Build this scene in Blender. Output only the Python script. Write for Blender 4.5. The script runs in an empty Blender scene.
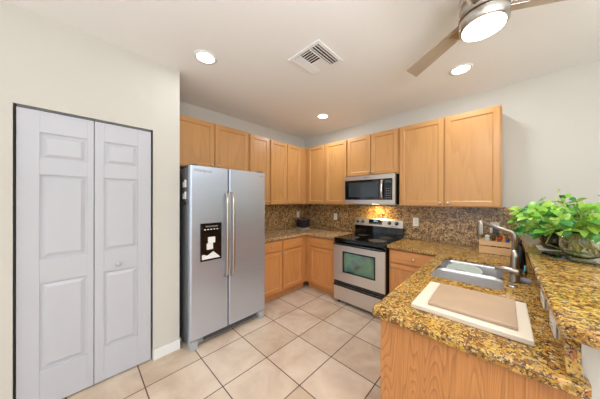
import bpy, bmesh, math, random
from mathutils import Vector, Matrix
random.seed(7)
C = bpy.context.scene.collection
D = bpy.data
SC = bpy.context.scene
PI = math.pi

# ------------------------------------------------------------------ camera
cd = D.cameras.new('camera'); cam = D.objects.new('camera', cd); C.objects.link(cam)
cd.sensor_width = 36.0; cd.sensor_fit = 'HORIZONTAL'; cd.lens = 36.0*211.8/600.0
cd.clip_start = 0.02
fw = Vector((-0.693617, 0.720343, -0.000717)); rt = Vector((0.720341, 0.693617, 0.001797))
up = rt.cross(fw).normalized(); rt = fw.cross(up).normalized()
M = Matrix((rt, up, -fw)).transposed().to_4x4(); M.translation = Vector((2.9588, -3.2029, 1.4501))
cam.matrix_world = M
cd.shift_y = 0.47/600
SC.camera = cam

# ------------------------------------------------------------------ world, exposure
SC.view_settings.view_transform = 'Standard'
try: SC.view_settings.look = 'None'
except Exception: pass
SC.view_settings.gamma = 1.0
SC.view_settings.use_curve_mapping = False
SC.view_settings.exposure = 0.0
w = D.worlds.new('world'); SC.world = w; w.use_nodes = True
bg = w.node_tree.nodes['Background']; bg.inputs[0].default_value = (0.86, 0.93, 1.0, 1); bg.inputs[1].default_value = 1.0

def area(name, loc, rot, sx, sy, power, col):
    l = D.lights.new(name, 'AREA'); l.shape = 'RECTANGLE'; l.size = sx; l.size_y = sy
    l.energy = power; l.color = col
    o = D.objects.new(name, l); C.objects.link(o); o.location = loc; o.rotation_euler = rot
    return o
# daylight in the rear and side windows (behind the camera)
area('daylight_rear', (3.2, -7.05, 1.35), (PI/2, 0, 0), 4.6, 2.3, 23, (0.90, 0.96, 1.0))
area('daylight_side', (6.55, -3.6, 1.4), (PI/2, 0, PI/2), 3.6, 2.2, 30, (0.90, 0.96, 1.0))

# added fill lamp, unseen beside the camera, aimed up to brighten the ceiling
area('bounce_fill', (4.2, -3.5, 1.6), (PI, 0, 0), 1.6, 1.6, 125, (0.90, 0.94, 1.0))

# ------------------------------------------------------------------ colours, materials
def lin(c): return c/12.92 if c <= 0.04045 else ((c+0.055)/1.055)**2.4
def rgb(r, g, b): return (lin(r/255), lin(g/255), lin(b/255), 1)
def newmat(name):
    m = D.materials.new(name); m.use_nodes = True
    nt = m.node_tree; b = nt.nodes['Principled BSDF']
    return m, nt, b
def simple(name, col, rough=0.5, metal=0.0, spec=0.5, noise=0.0, nscale=30, bump=0.0, coat=0):
    m, nt, b = newmat(name)
    b.inputs['Roughness'].default_value = rough; b.inputs['Metallic'].default_value = metal
    b.inputs['Specular IOR Level'].default_value = spec
    b.inputs['Coat Weight'].default_value = coat
    tc = nt.nodes.new('ShaderNodeTexCoord'); n = nt.nodes.new('ShaderNodeTexNoise')
    n.inputs['Scale'].default_value = nscale; n.inputs['Detail'].default_value = 4
    nt.links.new(tc.outputs['Object'], n.inputs['Vector'])
    mx = nt.nodes.new('ShaderNodeMix'); mx.data_type = 'RGBA'
    mx.inputs[6].default_value = col
    mx.inputs[7].default_value = tuple(c*(1-noise) for c in col[:3])+(1,)
    nt.links.new(n.outputs['Fac'], mx.inputs[0]); nt.links.new(mx.outputs[2], b.inputs['Base Color'])
    if bump:
        bp = nt.nodes.new('ShaderNodeBump'); bp.inputs['Strength'].default_value = bump; bp.inputs['Distance'].default_value = 0.002
        nt.links.new(n.outputs['Fac'], bp.inputs['Height']); nt.links.new(bp.outputs[0], b.inputs['Normal'])
    return m
def emis(name, col, s):
    m, nt, b = newmat(name)
    b.inputs['Base Color'].default_value = col
    b.inputs['Emission Color'].default_value = col; b.inputs['Emission Strength'].default_value = s
    return m
def ramp(nt, src, stops, interp='LINEAR'):
    r = nt.nodes.new('ShaderNodeValToRGB'); r.color_ramp.interpolation = interp
    e = r.color_ramp.elements
    e[0].position, e[0].color = stops[0]; e[1].position, e[1].color = stops[-1]
    for p_, c_ in stops[1:-1]:
        x = e.new(p_); x.color = c_
    nt.links.new(src, r.inputs[0]); return r
def mixc(nt, fac, a, b_, mode='MIX'):
    mx = nt.nodes.new('ShaderNodeMix'); mx.data_type = 'RGBA'; mx.blend_type = mode
    for sock, v in ((mx.inputs[0], fac), (mx.inputs[6], a), (mx.inputs[7], b_)):
        if hasattr(v, 'links') or hasattr(v, 'is_linked'): nt.links.new(v, sock)
        else: sock.default_value = v
    return mx.outputs[2]

def wood(name, light, dark, axis='Z', rings=10.0, contrast=0.5, rough=0.38, rnd=True, spread=2.4):
    m, nt, b = newmat(name)
    tc = nt.nodes.new('ShaderNodeTexCoord')
    vec = tc.outputs['Object']
    if rnd:
        oi = nt.nodes.new('ShaderNodeObjectInfo')
        ml = nt.nodes.new('ShaderNodeMath'); ml.operation = 'MULTIPLY'; ml.inputs[1].default_value = 13.0
        nt.links.new(oi.outputs['Random'], ml.inputs[0])
        va = nt.nodes.new('ShaderNodeVectorMath'); va.operation = 'ADD'
        nt.links.new(vec, va.inputs[0]); nt.links.new(ml.outputs[0], va.inputs[1]); vec = va.outputs[0]
    def mapped(sl, sa):
        mp = nt.nodes.new('ShaderNodeMapping')
        s = [sa, sa, sa]; s['XYZ'.index(axis)] = sl
        mp.inputs['Scale'].default_value = s; nt.links.new(vec, mp.inputs[0]); return mp.outputs[0]
    n1 = nt.nodes.new('ShaderNodeTexNoise'); n1.inputs['Scale'].default_value = 1.0; n1.inputs['Detail'].default_value = 2
    n1.inputs['Distortion'].default_value = 0.3
    nt.links.new(mapped(0.5, spread), n1.inputs['Vector'])
    # contour bands of a stretched noise: cathedral grain
    mm = nt.nodes.new('ShaderNodeMath'); mm.operation = 'MULTIPLY'; mm.inputs[1].default_value = rings
    nt.links.new(n1.outputs['Fac'], mm.inputs[0])
    fr = nt.nodes.new('ShaderNodeMath'); fr.operation = 'FRACT'; nt.links.new(mm.outputs[0], fr.inputs[0])
    r1 = ramp(nt, fr.outputs[0], [(0, (0, 0, 0, 1)), (0.55, (0.25, 0.25, 0.25, 1)), (0.9, (1, 1, 1, 1)), (1, (0, 0, 0, 1))])
    n2 = nt.nodes.new('ShaderNodeTexNoise'); n2.inputs['Scale'].default_value = 1.0; n2.inputs['Detail'].default_value = 5
    nt.links.new(mapped(3.0, 150), n2.inputs['Vector'])
    r2 = ramp(nt, n2.outputs['Fac'], [(0.4, (0, 0, 0, 1)), (0.75, (1, 1, 1, 1))])
    n3 = nt.nodes.new('ShaderNodeTexNoise'); n3.inputs['Scale'].default_value = 1.0
    nt.links.new(mapped(1.5, 5), n3.inputs['Vector'])
    f = mixc(nt, 0.45, r1.outputs[0], r2.outputs[0])
    f = mixc(nt, 0.3, f, n3.outputs['Fac'])
    mu = nt.nodes.new('ShaderNodeMath'); mu.operation = 'MULTIPLY'; mu.inputs[1].default_value = contrast
    nt.links.new(f, mu.inputs[0])
    col = mixc(nt, mu.outputs[0], light, dark)
    nt.links.new(col, b.inputs['Base Color'])
    b.inputs['Roughness'].default_value = rough
    b.inputs['Coat Weight'].default_value = 0.15; b.inputs['Coat Roughness'].default_value = 0.3
    return m

OAK_L, OAK_D = rgb(205, 152, 92), rgb(146, 84, 38)
M_oak = wood('oak_upright', OAK_L, OAK_D, 'Z', 7, 0.42, spread=5.0)
M_oakh = wood('oak_across', OAK_L, OAK_D, 'X', 7, 0.42, spread=5.0)
M_oak_low = wood('oak_base_upright', rgb(216, 150, 88), rgb(152, 86, 40), 'Z', 7, 0.42, spread=5.0)
M_oak_lowh = wood('oak_base_across', rgb(216, 150, 88), rgb(152, 86, 40), 'X', 7, 0.42, spread=5.0)
M_panel = wood('oak_end_panel', rgb(212, 144, 82), rgb(96, 44, 14), 'Z', 42, 0.72, 0.42, False, 6.5)
M_dark_in = simple('cabinet_interior', rgb(150, 110, 70), 0.7, noise=0.1)
M_crate = wood('pale_crate_wood', rgb(232, 190, 140), rgb(205, 155, 105), 'X', 8, 0.5, 0.6)

M_wall = simple('wall_paint', rgb(211, 207, 197), 0.75, spec=0.2, noise=0.02, nscale=60, bump=0.06)
M_ceil = simple('ceiling_paint', rgb(243, 243, 241), 0.85, spec=0.15, noise=0.03, nscale=90, bump=0.15)
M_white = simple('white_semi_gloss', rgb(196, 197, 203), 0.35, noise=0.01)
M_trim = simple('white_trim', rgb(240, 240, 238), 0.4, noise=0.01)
M_plastic = simple('white_plastic', rgb(240, 240, 236), 0.3)
M_black = simple('black_plastic', rgb(18, 18, 20), 0.3)
M_glassblk = simple('black_glass', rgb(8, 8, 10), 0.08, coat=0.5)
M_darkgap = simple('dark_gap', rgb(40, 36, 34), 0.8)
M_greyside = simple('grey_fridge_side', rgb(120, 121, 124), 0.45, noise=0.15, nscale=200)
M_nickel = simple('brushed_nickel', rgb(196, 190, 182), 0.28, 1.0)
M_taupe = simple('dark_brushed_nickel', rgb(160, 150, 138), 0.3, 1.0)
M_chrome = simple('chrome', rgb(225, 225, 228), 0.1, 1.0)
M_dgrey = simple('dark_grey_plastic', rgb(70, 70, 72), 0.5)
M_lgrey = simple('light_grey_plastic', rgb(176, 177, 180), 0.45)
M_mgrey = simple('mid_grey_plastic', rgb(140, 140, 142), 0.5)

def steel(name, col, rough=0.3, axis='Z'):
    m, nt, b = newmat(name)
    tc = nt.nodes.new('ShaderNodeTexCoord'); mp = nt.nodes.new('ShaderNodeMapping')
    s = [400.0]*3; s['XYZ'.index(axis)] = 4.0; mp.inputs['Scale'].default_value = s
    nt.links.new(tc.outputs['Object'], mp.inputs[0])
    n = nt.nodes.new('ShaderNodeTexNoise'); n.inputs['Scale'].default_value = 1; nt.links.new(mp.outputs[0], n.inputs['Vector'])
    c = mixc(nt, n.outputs['Fac'], col, tuple(x*0.86 for x in col[:3])+(1,))
    nt.links.new(c, b.inputs['Base Color'])
    b.inputs['Metallic'].default_value = 0.8; b.inputs['Roughness'].default_value = rough
    return m
M_steel = steel('stainless_fridge', rgb(208, 218, 234), 0.32, 'Y')
M_steelx = steel('stainless_range', rgb(222, 214, 206), 0.33, 'X')
M_sink = steel('stainless_sink', rgb(214, 212, 212), 0.33, 'X')

def granite(name, scale, stops, dark, light_spots, rough=0.12):
    m, nt, b = newmat(name)
    tc = nt.nodes.new('ShaderNodeTexCoord'); v = tc.outputs['Object']
    nz = nt.nodes.new('ShaderNodeTexNoise'); nz.inputs['Scale'].default_value = scale*0.6; nz.inputs['Detail'].default_value = 3
    nt.links.new(v, nz.inputs['Vector'])
    va = nt.nodes.new('ShaderNodeVectorMath'); va.operation = 'MULTIPLY_ADD'
    va.inputs[1].default_value = (0.05, 0.05, 0.05)
    nt.links.new(nz.outputs['Color'], va.inputs[0]); nt.links.new(v, va.inputs[2])
    vo = nt.nodes.new('ShaderNodeTexVoronoi'); vo.inputs['Scale'].default_value = scale
    nt.links.new(va.outputs[0], vo.inputs['Vector'])
    sep = nt.nodes.new('ShaderNodeSeparateColor'); nt.links.new(vo.outputs['Color'], sep.inputs[0])
    base = ramp(nt, sep.outputs[0], stops)
    n2 = nt.nodes.new('ShaderNodeTexNoise'); n2.inputs['Scale'].default_value = scale*1.6; n2.inputs['Detail'].default_value = 6; n2.inputs['Roughness'].default_value = 0.7
    nt.links.new(v, n2.inputs['Vector'])
    rd = ramp(nt, n2.outputs['Fac'], [(0.51, (0, 0, 0, 1)), (0.58, (1, 1, 1, 1))])
    c = mixc(nt, rd.outputs[0], base.outputs[0], dark)
    # thin dark veins on the grain borders
    ve = nt.nodes.new('ShaderNodeTexVoronoi'); ve.feature = 'DISTANCE_TO_EDGE'; ve.inputs['Scale'].default_value = scale
    nt.links.new(va.outputs[0], ve.inputs['Vector'])
    re = ramp(nt, ve.outputs['Distance'], [(0.0, (1, 1, 1, 1)), (0.12, (0, 0, 0, 1))])
    n4 = nt.nodes.new('ShaderNodeTexNoise'); n4.inputs['Scale'].default_value = scale*0.35
    nt.links.new(v, n4.inputs['Vector'])
    r4 = ramp(nt, n4.outputs['Fac'], [(0.4, (0, 0, 0, 1)), (0.6, (1, 1, 1, 1))])
    ml = nt.nodes.new('ShaderNodeMath'); ml.operation = 'MULTIPLY'
    nt.links.new(re.outputs[0], ml.inputs[0]); nt.links.new(r4.outputs[0], ml.inputs[1])
    c = mixc(nt, ml.outputs[0], c, tuple(x*0.5 for x in dark[:3])+(1,))
    n3 = nt.nodes.new('ShaderNodeTexNoise'); n3.inputs['Scale'].default_value = scale*2.3; n3.inputs['Detail'].default_value = 3
    nt.links.new(v, n3.inputs['Vector'])
    rl = ramp(nt, n3.outputs['Fac'], [(0.62, (0, 0, 0, 1)), (0.72, (1, 1, 1, 1))])
    c = mixc(nt, rl.outputs[0], c, light_spots)
    nt.links.new(c, b.inputs['Base Color']); b.inputs['Roughness'].default_value = rough
    return m
GST = [(0.0, rgb(122, 78, 40)), (0.25, rgb(184, 134, 56)), (0.5, rgb(208, 166, 72)), (0.75, rgb(190, 152, 92)), (0.92, rgb(212, 178, 110)), (1.0, rgb(184, 106, 42))]
M_granite = granite('golden_granite', 52, GST, rgb(78, 48, 38), rgb(236, 214, 150))
M_granite2 = granite('golden_granite_painted_sheen', 46, [(0.0, rgb(150, 115, 80)), (0.4, rgb(200, 168, 120)), (0.7, rgb(214, 186, 144)), (1.0, rgb(176, 130, 88))], rgb(120, 90, 66), rgb(238, 220, 186))  # same stone, paler: light reflected off the far counter painted into its colours

def mosaic(name):
    m, nt, b = newmat(name)
    tc = nt.nodes.new('ShaderNodeTexCoord'); v = tc.outputs['Object']
    vo = nt.nodes.new('ShaderNodeTexVoronoi'); vo.inputs['Scale'].default_value = 58
    nt.links.new(v, vo.inputs['Vector'])
    sep = nt.nodes.new('ShaderNodeSeparateColor'); nt.links.new(vo.outputs['Color'], sep.inputs[0])
    r = ramp(nt, sep.outputs[0], [(0.0, rgb(72, 48, 34)), (0.25, rgb(128, 92, 62)), (0.5, rgb(160, 122, 84)), (0.7, rgb(104, 78, 58)), (0.85, rgb(196, 162, 118)), (1.0, rgb(212, 186, 146))])
    n2 = nt.nodes.new('ShaderNodeTexNoise'); n2.inputs['Scale'].default_value = 3.0; n2.inputs['Detail'].default_value = 3
    nt.links.new(v, n2.inputs['Vector'])
    c = mixc(nt, 0.35, r.outputs[0], ramp(nt, n2.outputs['Fac'], [(0.35, rgb(100, 72, 50)), (0.65, rgb(180, 146, 104))]).outputs[0])
    nt.links.new(c, b.inputs['Base Color']); b.inputs['Roughness'].default_value = 0.22
    return m
M_mosaic = granite('brown_granite_backsplash', 46, [(0.0, rgb(96, 62, 38)), (0.2, rgb(176, 132, 84)), (0.5, rgb(220, 182, 124)), (0.75, rgb(130, 92, 62)), (1.0, rgb(236, 198, 130))], rgb(56, 38, 30), rgb(250, 232, 196), 0.2)

def floor_mat():
    m, nt, b = newmat('beige_floor_tile')
    tc = nt.nodes.new('ShaderNodeTexCoord'); mp = nt.nodes.new('ShaderNodeMapping')
    mp.inputs['Location'].default_value = (-0.970+0.4203*40, 2.0127+0.4203*40, 0)
    nt.links.new(tc.outputs['Object'], mp.inputs[0])
    br = nt.nodes.new('ShaderNodeTexBrick'); br.offset = 0; br.squash = 1
    br.inputs['Scale'].default_value = 1; br.inputs['Brick Width'].default_value = 0.4203; br.inputs['Row Height'].default_value = 0.4203
    br.inputs['Mortar Size'].default_value = 0.0045; br.inputs['Mortar Smooth'].default_value = 0.2; br.inputs['Bias'].default_value = 0
    br.inputs['Color1'].default_value = (0, 0, 0, 1); br.inputs['Color2'].default_value = (1, 1, 1, 1)
    nt.links.new(mp.outputs[0], br.inputs['Vector'])
    n = nt.nodes.new('ShaderNodeTexNoise'); n.inputs['Scale'].default_value = 3.5; n.inputs['Detail'].default_value = 8; n.inputs['Roughness'].default_value = 0.6
    n.inputs['Distortion'].default_value = 0.6
    nt.links.new(tc.outputs['Object'], n.inputs['Vector'])
    r = ramp(nt, n.outputs['Fac'], [(0.3, rgb(196, 168, 142)), (0.5, rgb(214, 190, 164)), (0.7, rgb(226, 206, 184))])
    c = mixc(nt, 0.1, r.outputs[0], br.outputs['Color'])
    c = mixc(nt, br.outputs['Fac'], c, rgb(86, 62, 46))
    nt.links.new(c, b.inputs['Base Color'])
    b.inputs['Roughness'].default_value = 0.32
    inv = nt.nodes.new('ShaderNodeMath'); inv.operation = 'SUBTRACT'; inv.inputs[0].default_value = 1
    nt.links.new(br.outputs['Fac'], inv.inputs[1])
    bp = nt.nodes.new('ShaderNodeBump'); bp.inputs['Strength'].default_value = 0.5; bp.inputs['Distance'].default_value = 0.002
    nt.links.new(inv.outputs[0], bp.inputs['Height']); nt.links.new(bp.outputs[0], b.inputs['Normal'])
    return m
M_floor = floor_mat()

def glassmat(name, col, rough=0.02, ior=1.45):
    m, nt, b = newmat(name)
    b.inputs['Base Color'].default_value = col; b.inputs['Roughness'].default_value = rough
    b.inputs['Transmission Weight'].default_value = 1.0; b.inputs['IOR'].default_value = ior
    return m
M_glass = glassmat('clear_glass', (0.95, 0.97, 0.96, 1))
M_smoke = glassmat('smoky_glass', (0.35, 0.30, 0.24, 1))
M_water = glassmat('green_tinted_glass', (0.95, 0.96, 0.82, 1), 0.03)

def leafmat(name, a, b_):
    m, nt, b = newmat(name)
    tc = nt.nodes.new('ShaderNodeTexCoord'); n = nt.nodes.new('ShaderNodeTexNoise')
    n.inputs['Scale'].default_value = 14; n.inputs['Detail'].default_value = 2
    nt.links.new(tc.outputs['Object'], n.inputs['Vector'])
    r = ramp(nt, n.outputs['Fac'], [(0.35, a), (0.65, b_)])
    nt.links.new(r.outputs[0], b.inputs['Base Color']); b.inputs['Roughness'].default_value = 0.32
    b.inputs['Subsurface Weight'].default_value = 0.0
    tr = nt.nodes.new('ShaderNodeBsdfTranslucent'); nt.links.new(r.outputs[0], tr.inputs[0])
    ms = nt.nodes.new('ShaderNodeMixShader'); ms.inputs[0].default_value = 0.25
    nt.links.new(b.outputs[0], ms.inputs[1]); nt.links.new(tr.outputs[0], ms.inputs[2])
    nt.links.new(ms.outputs[0], nt.nodes['Material Output'].inputs[0])
    return m
M_leaf = [leafmat('leaf_lime', rgb(136, 186, 56), rgb(176, 212, 92)), leafmat('leaf_green', rgb(92, 160, 50), rgb(140, 196, 70)),
          leafmat('leaf_deep', rgb(46, 118, 50), rgb(84, 156, 62)), leafmat('leaf_blue_green', rgb(70, 160, 96), rgb(120, 196, 120))]
M_vine = simple('vine_green', rgb(176, 196, 96), 0.5)

# ------------------------------------------------------------------ geometry helpers
def B(): return bmesh.new()
def bx(bm, x0, x1, y0, y1, z0, z1, mat=0):
    v = [bm.verts.new(p) for p in ((x0,y0,z0),(x1,y0,z0),(x1,y1,z0),(x0,y1,z0),(x0,y0,z1),(x1,y0,z1),(x1,y1,z1),(x0,y1,z1))]
    fs = [(0,3,2,1),(4,5,6,7),(0,1,5,4),(1,2,6,5),(2,3,7,6),(3,0,4,7)]
    for f in fs: bm.faces.new([v[i] for i in f]).material_index = mat
def ringpts(c, u, v, r, n): return [c + (u*math.cos(2*PI*i/n) + v*math.sin(2*PI*i/n))*r for i in range(n)]
def skinrings(bm, rings, caps=True, mat=0, smooth=True):
    vs = [[bm.verts.new(p) for p in r] for r in rings]
    n = len(vs[0])
    for a, b_ in zip(vs, vs[1:]):
        for i in range(n):
            f = bm.faces.new((a[i], a[(i+1) % n], b_[(i+1) % n], b_[i])); f.smooth = smooth; f.material_index = mat
    if caps:
        f = bm.faces.new(list(reversed(vs[0]))); f.material_index = mat
        f = bm.faces.new(vs[-1]); f.material_index = mat
def tube(bm, pts, r, n=10, mat=0):
    pts = [Vector(p) for p in pts]; rs = r if isinstance(r, (list, tuple)) else [r]*len(pts)
    t0 = (pts[1]-pts[0]).normalized()
    u = t0.orthogonal().normalized(); rings = []
    for i, p in enumerate(pts):
        t = (pts[min(i+1, len(pts)-1)] - pts[max(i-1, 0)]).normalized()
        u = (u - t*u.dot(t)).normalized(); v = t.cross(u)
        rings.append(ringpts(p, u, v, rs[i], n))
    skinrings(bm, rings, True, mat)
def lathe(bm, c, prof, n=32, mat=0, axis='Z', smooth=True, sx=1, sy=1):
    c = Vector(c); rings = []
    for r, h in prof:
        ring = []
        for i in range(n):
            a = 2*PI*i/n; x, y = r*math.cos(a)*sx, r*math.sin(a)*sy
            if axis == 'Z': p = Vector((x, y, h))
            elif axis == '-Y': p = Vector((x, -h, y))
            else: p = Vector((h, x, y))
            ring.append(c+p)
        rings.append(ring)
    skinrings(bm, rings, True, mat, smooth)
def obj(name, bm, mats, parent=None, bevel=0, loc=None, seg=2, recalc=True):
    if recalc: bmesh.ops.recalc_face_normals(bm, faces=bm.faces)
    me = D.meshes.new(name); bm.to_mesh(me); bm.free()
    for m in (mats if isinstance(mats, (list, tuple)) else [mats]): me.materials.append(m)
    o = D.objects.new(name, me); C.objects.link(o)
    if parent: o.parent = parent
    if loc: o.location = loc
    if bevel:
        md = o.modifiers.new('bevel', 'BEVEL'); md.width = bevel; md.segments = seg; md.limit_method = 'ANGLE'; md.angle_limit = math.radians(50)
    return o
def thing(name, label, cat, loc=(0, 0, 0), rz=0, group=None):
    o = D.objects.new(name, None); C.objects.link(o); o.empty_display_size = 0.05
    o.location = loc; o.rotation_euler = (0, 0, rz); o['label'] = label; o['category'] = cat
    if group: o['group'] = group
    return o
def tag(o, label, cat, group=None):
    o['label'] = label; o['category'] = cat
    if group: o['group'] = group
    return o
def struct(name, bm, m, bevel=0):
    o = obj(name, bm, m, bevel=bevel); o['kind'] = 'structure'; return o
def poly_prism(bm, outer, holes, z0, z1, mat=0):
    """flat slab from an outline with holes"""
    allL = [outer]+holes; es = []; loops = []
    for L in allL:
        vs = [bm.verts.new((x, y, z1)) for x, y in L]
        loops.append(vs)
        for i in range(len(vs)): es.append(bm.edges.new((vs[i], vs[(i+1) % len(vs)])))
    r = bmesh.ops.triangle_fill(bm, use_beauty=True, use_dissolve=False, edges=es)
    tf = [g for g in r['geom'] if isinstance(g, bmesh.types.BMFace)]
    mp = {}
    for L in loops:
        for v in L: mp[v] = bm.verts.new((v.co.x, v.co.y, z0))
    for f in tf:
        f.material_index = mat
        bm.faces.new([mp[v] for v in reversed(f.verts)]).material_index = mat
    for L in loops:
        for i in range(len(L)):
            a, b_ = L[i], L[(i+1) % len(L)]
            bm.faces.new((a, b_, mp[b_], mp[a])).material_index = mat
def rrect(x0, x1, y0, y1, r, n=5):
    out = []
    for cx, cy, a0 in ((x1-r, y1-r, 0), (x0+r, y1-r, 90), (x0+r, y0+r, 180), (x1-r, y0+r, 270)):
        for i in range(n+1):
            a = math.radians(a0+90*i/n); out.append((cx+r*math.cos(a), cy+r*math.sin(a)))
    return out
def text_mesh(name, s, size, mat, parent, loc, rot, ext=0.0005):
    cu = D.curves.new(name, 'FONT'); cu.body = s; cu.size = size; cu.extrude = ext; cu.align_x = 'CENTER'; cu.align_y = 'CENTER'
    t = D.objects.new(name+'_tmp', cu); C.objects.link(t)
    dg = bpy.context.evaluated_depsgraph_get(); me = D.meshes.new_from_object(t.evaluated_get(dg))
    D.objects.remove(t); me.materials.clear(); me.materials.append(mat); me.name = name
    o = D.objects.new(name, me); C.objects.link(o); o.parent = parent; o.location = loc; o.rotation_euler = rot
    return o

H = 2.70
# ------------------------------------------------------------------ room shell
b = B(); bx(b, -0.12, 6.62, -7.12, 0.12, -0.1, 0); struct('floor', b, M_floor)
b = B(); bx(b, -0.12, 6.62, -7.12, 0.12, H, H+0.1); struct('ceiling', b, M_ceil)
b = B(); bx(b, -0.12, 6.62, 0, 0.12, 0, H); struct('wall_back', b, M_wall)
b = B(); bx(b, -0.12, 0, -7.12, 0, 0, H); struct('wall_left', b, M_wall)
# closet wall with the bifold opening
OY0, OY1, OZ = -3.503, -2.748, 2.072
b = B()
bx(b, 0.57, 0.68, OY1, -2.53, 0, H); bx(b, 0.57, 0.68, -7.0, OY0, 0, H); bx(b, 0.57, 0.68, OY0, OY1, OZ, H)
bx(b, 0.0, 0.57, -2.64, -2.53, 0, H)
struct('wall_closet', b, M_wall)
b = B()   # rear wall with a wide window opening behind the camera
bx(b, 0.68, 6.5, -7.12, -7.0, 0, 0.15); bx(b, 0.68, 6.5, -7.12, -7.0, 2.55, H)
bx(b, 0.68, 0.88, -7.12, -7.0, 0.15, 2.55); bx(b, 5.55, 6.5, -7.12, -7.0, 0.15, 2.55); struct('wall_rear', b, M_wall)
b = B()
bx(b, 6.5, 6.62, -7.0, 0, 0, 0.25); bx(b, 6.5, 6.62, -7.0, 0, 2.55, H)
bx(b, 6.5, 6.62, -7.0, -5.45, 0.25, 2.55); bx(b, 6.5, 6.62, -1.75, 0, 0.25, 2.55); struct('wall_right', b, M_wall)
# baseboards
b = B(); bx(b, 0.68, 0.694, OY1+0.005, -2.516, 0, 0.088); bx(b, 0.0, 0.694, -2.53, -2.516, 0, 0.088)
struct('baseboard_closet', b, M_trim, 0.003)
b = B(); bx(b, 0.68, 0.694, -7.0, OY0-0.005, 0, 0.088); struct('baseboard_left', b, M_trim, 0.003)
b = B(); bx(b, 3.30, 6.5, -0.014, 0, 0, 0.088); struct('baseboard_back', b, M_trim, 0.003)
# thin metal bead round the closet opening
b = B(); bx(b, 0.655, 0.684, OY0-0.006, OY0, 0, OZ+0.006); bx(b, 0.655, 0.684, OY1, OY1+0.006, 0.088, OZ+0.006); bx(b, 0.655, 0.684, OY0, OY1, OZ, OZ+0.006)
struct('trim_1', b, M_wall, 0.002)

# half wall behind the sink
b = B(); bx(b, 3.132, 3.27, -2.13, 0, 0, 1.049); struct('wall_peninsula', b, M_wall)

# backsplashes
b = B(); bx(b, 0.001, 0.012, -1.58, -0.001, 0.9155, 1.371)
tag(obj('backsplash', b, M_mosaic), 'brown speckled stone backsplash on the left wall between fridge and corner', 'backsplash')
b = B(); bx(b, 0.0125, 3.08, -0.012, -0.001, 0.9155, 1.371)
tag(obj('backsplash', b, M_mosaic), 'long brown speckled stone backsplash behind the range and under the microwave', 'backsplash')

# ------------------------------------------------------------------ bifold closet door
t = thing('bifold_door', 'white two-leaf bifold closet door with six raised panels', 'door', (0.668, -3.125, 0.0))
def leaf(y0, y1, panels):
    """leaf facing +X, local y"""
    b = B(); th = 0.034; X = 0.0
    zs = [0.012, 2.058]
    ys = [y0, panels[0][0], panels[0][1], y1]
    # build as front-face grid with raised panels
    zc = [zs[0]]
    for _, _, a, c_ in sorted(panels, key=lambda q: q[2]): zc += [a, c_]
    zc.append(zs[1])
    bx(b, -th, -0.010, y0, y1, zs[0], zs[1])
    for i in range(len(zc)-1):
        if i % 2 == 0: bx(b, -0.0102, 0, ys[1], ys[2], zc[i], zc[i+1])
    bx(b, -0.0102, 0, ys[0], ys[1], zs[0], zs[1]); bx(b, -0.0102, 0, ys[2], ys[3], zs[0], zs[1])
    for (p0, p1, a, c_) in panels:   # sloped sticking then raised field
        m = 0.012; q = 0.034
        for k in (0,):
            o0 = [(-0.010, p0+m, a+m), (-0.010, p1-m, a+m), (-0.010, p1-m, c_-m), (-0.010, p0+m, c_-m)]
            o1 = [(-0.0005, p0+q, a+q), (-0.0005, p1-q, a+q), (-0.0005, p1-q, c_-q), (-0.0005, p0+q, c_-q)]
            v0 = [b.verts.new(x) for x in o0]; v1 = [b.verts.new(x) for x in o1]
            for i in range(4): b.faces.new((v0[i], v0[(i+1) % 4], v1[(i+1) % 4], v1[i]))
            b.faces.new(v1)
    return b
yo = 3.125
PL = [(-3.395+yo, -3.165+yo, 1.73, 1.91), (-3.395+yo, -3.165+yo, 1.04, 1.62), (-3.395+yo, -3.165+yo, 0.27, 0.87)]
PR = [(-3.07+yo, -2.855+yo, 1.73, 1.91), (-3.07+yo, -2.855+yo, 1.04, 1.62), (-3.07+yo, -2.855+yo, 0.27, 0.87)]
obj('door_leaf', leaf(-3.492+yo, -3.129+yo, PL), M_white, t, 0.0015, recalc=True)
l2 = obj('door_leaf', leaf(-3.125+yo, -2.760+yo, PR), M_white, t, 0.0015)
b = B(); lathe(b, (0, -2.985+yo, 0.925), [(0.008, 0), (0.008, 0.012), (0.017, 0.02), (0.019, 0.028), (0.013, 0.036), (0.002, 0.038)], 20, axis='X')
obj('knob', b, M_white, l2)
b = B(); bx(b, -0.03, 0.0, -3.49+yo, -2.765+yo, 2.063, 2.071); obj('track', b, M_mgrey, t)
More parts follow.
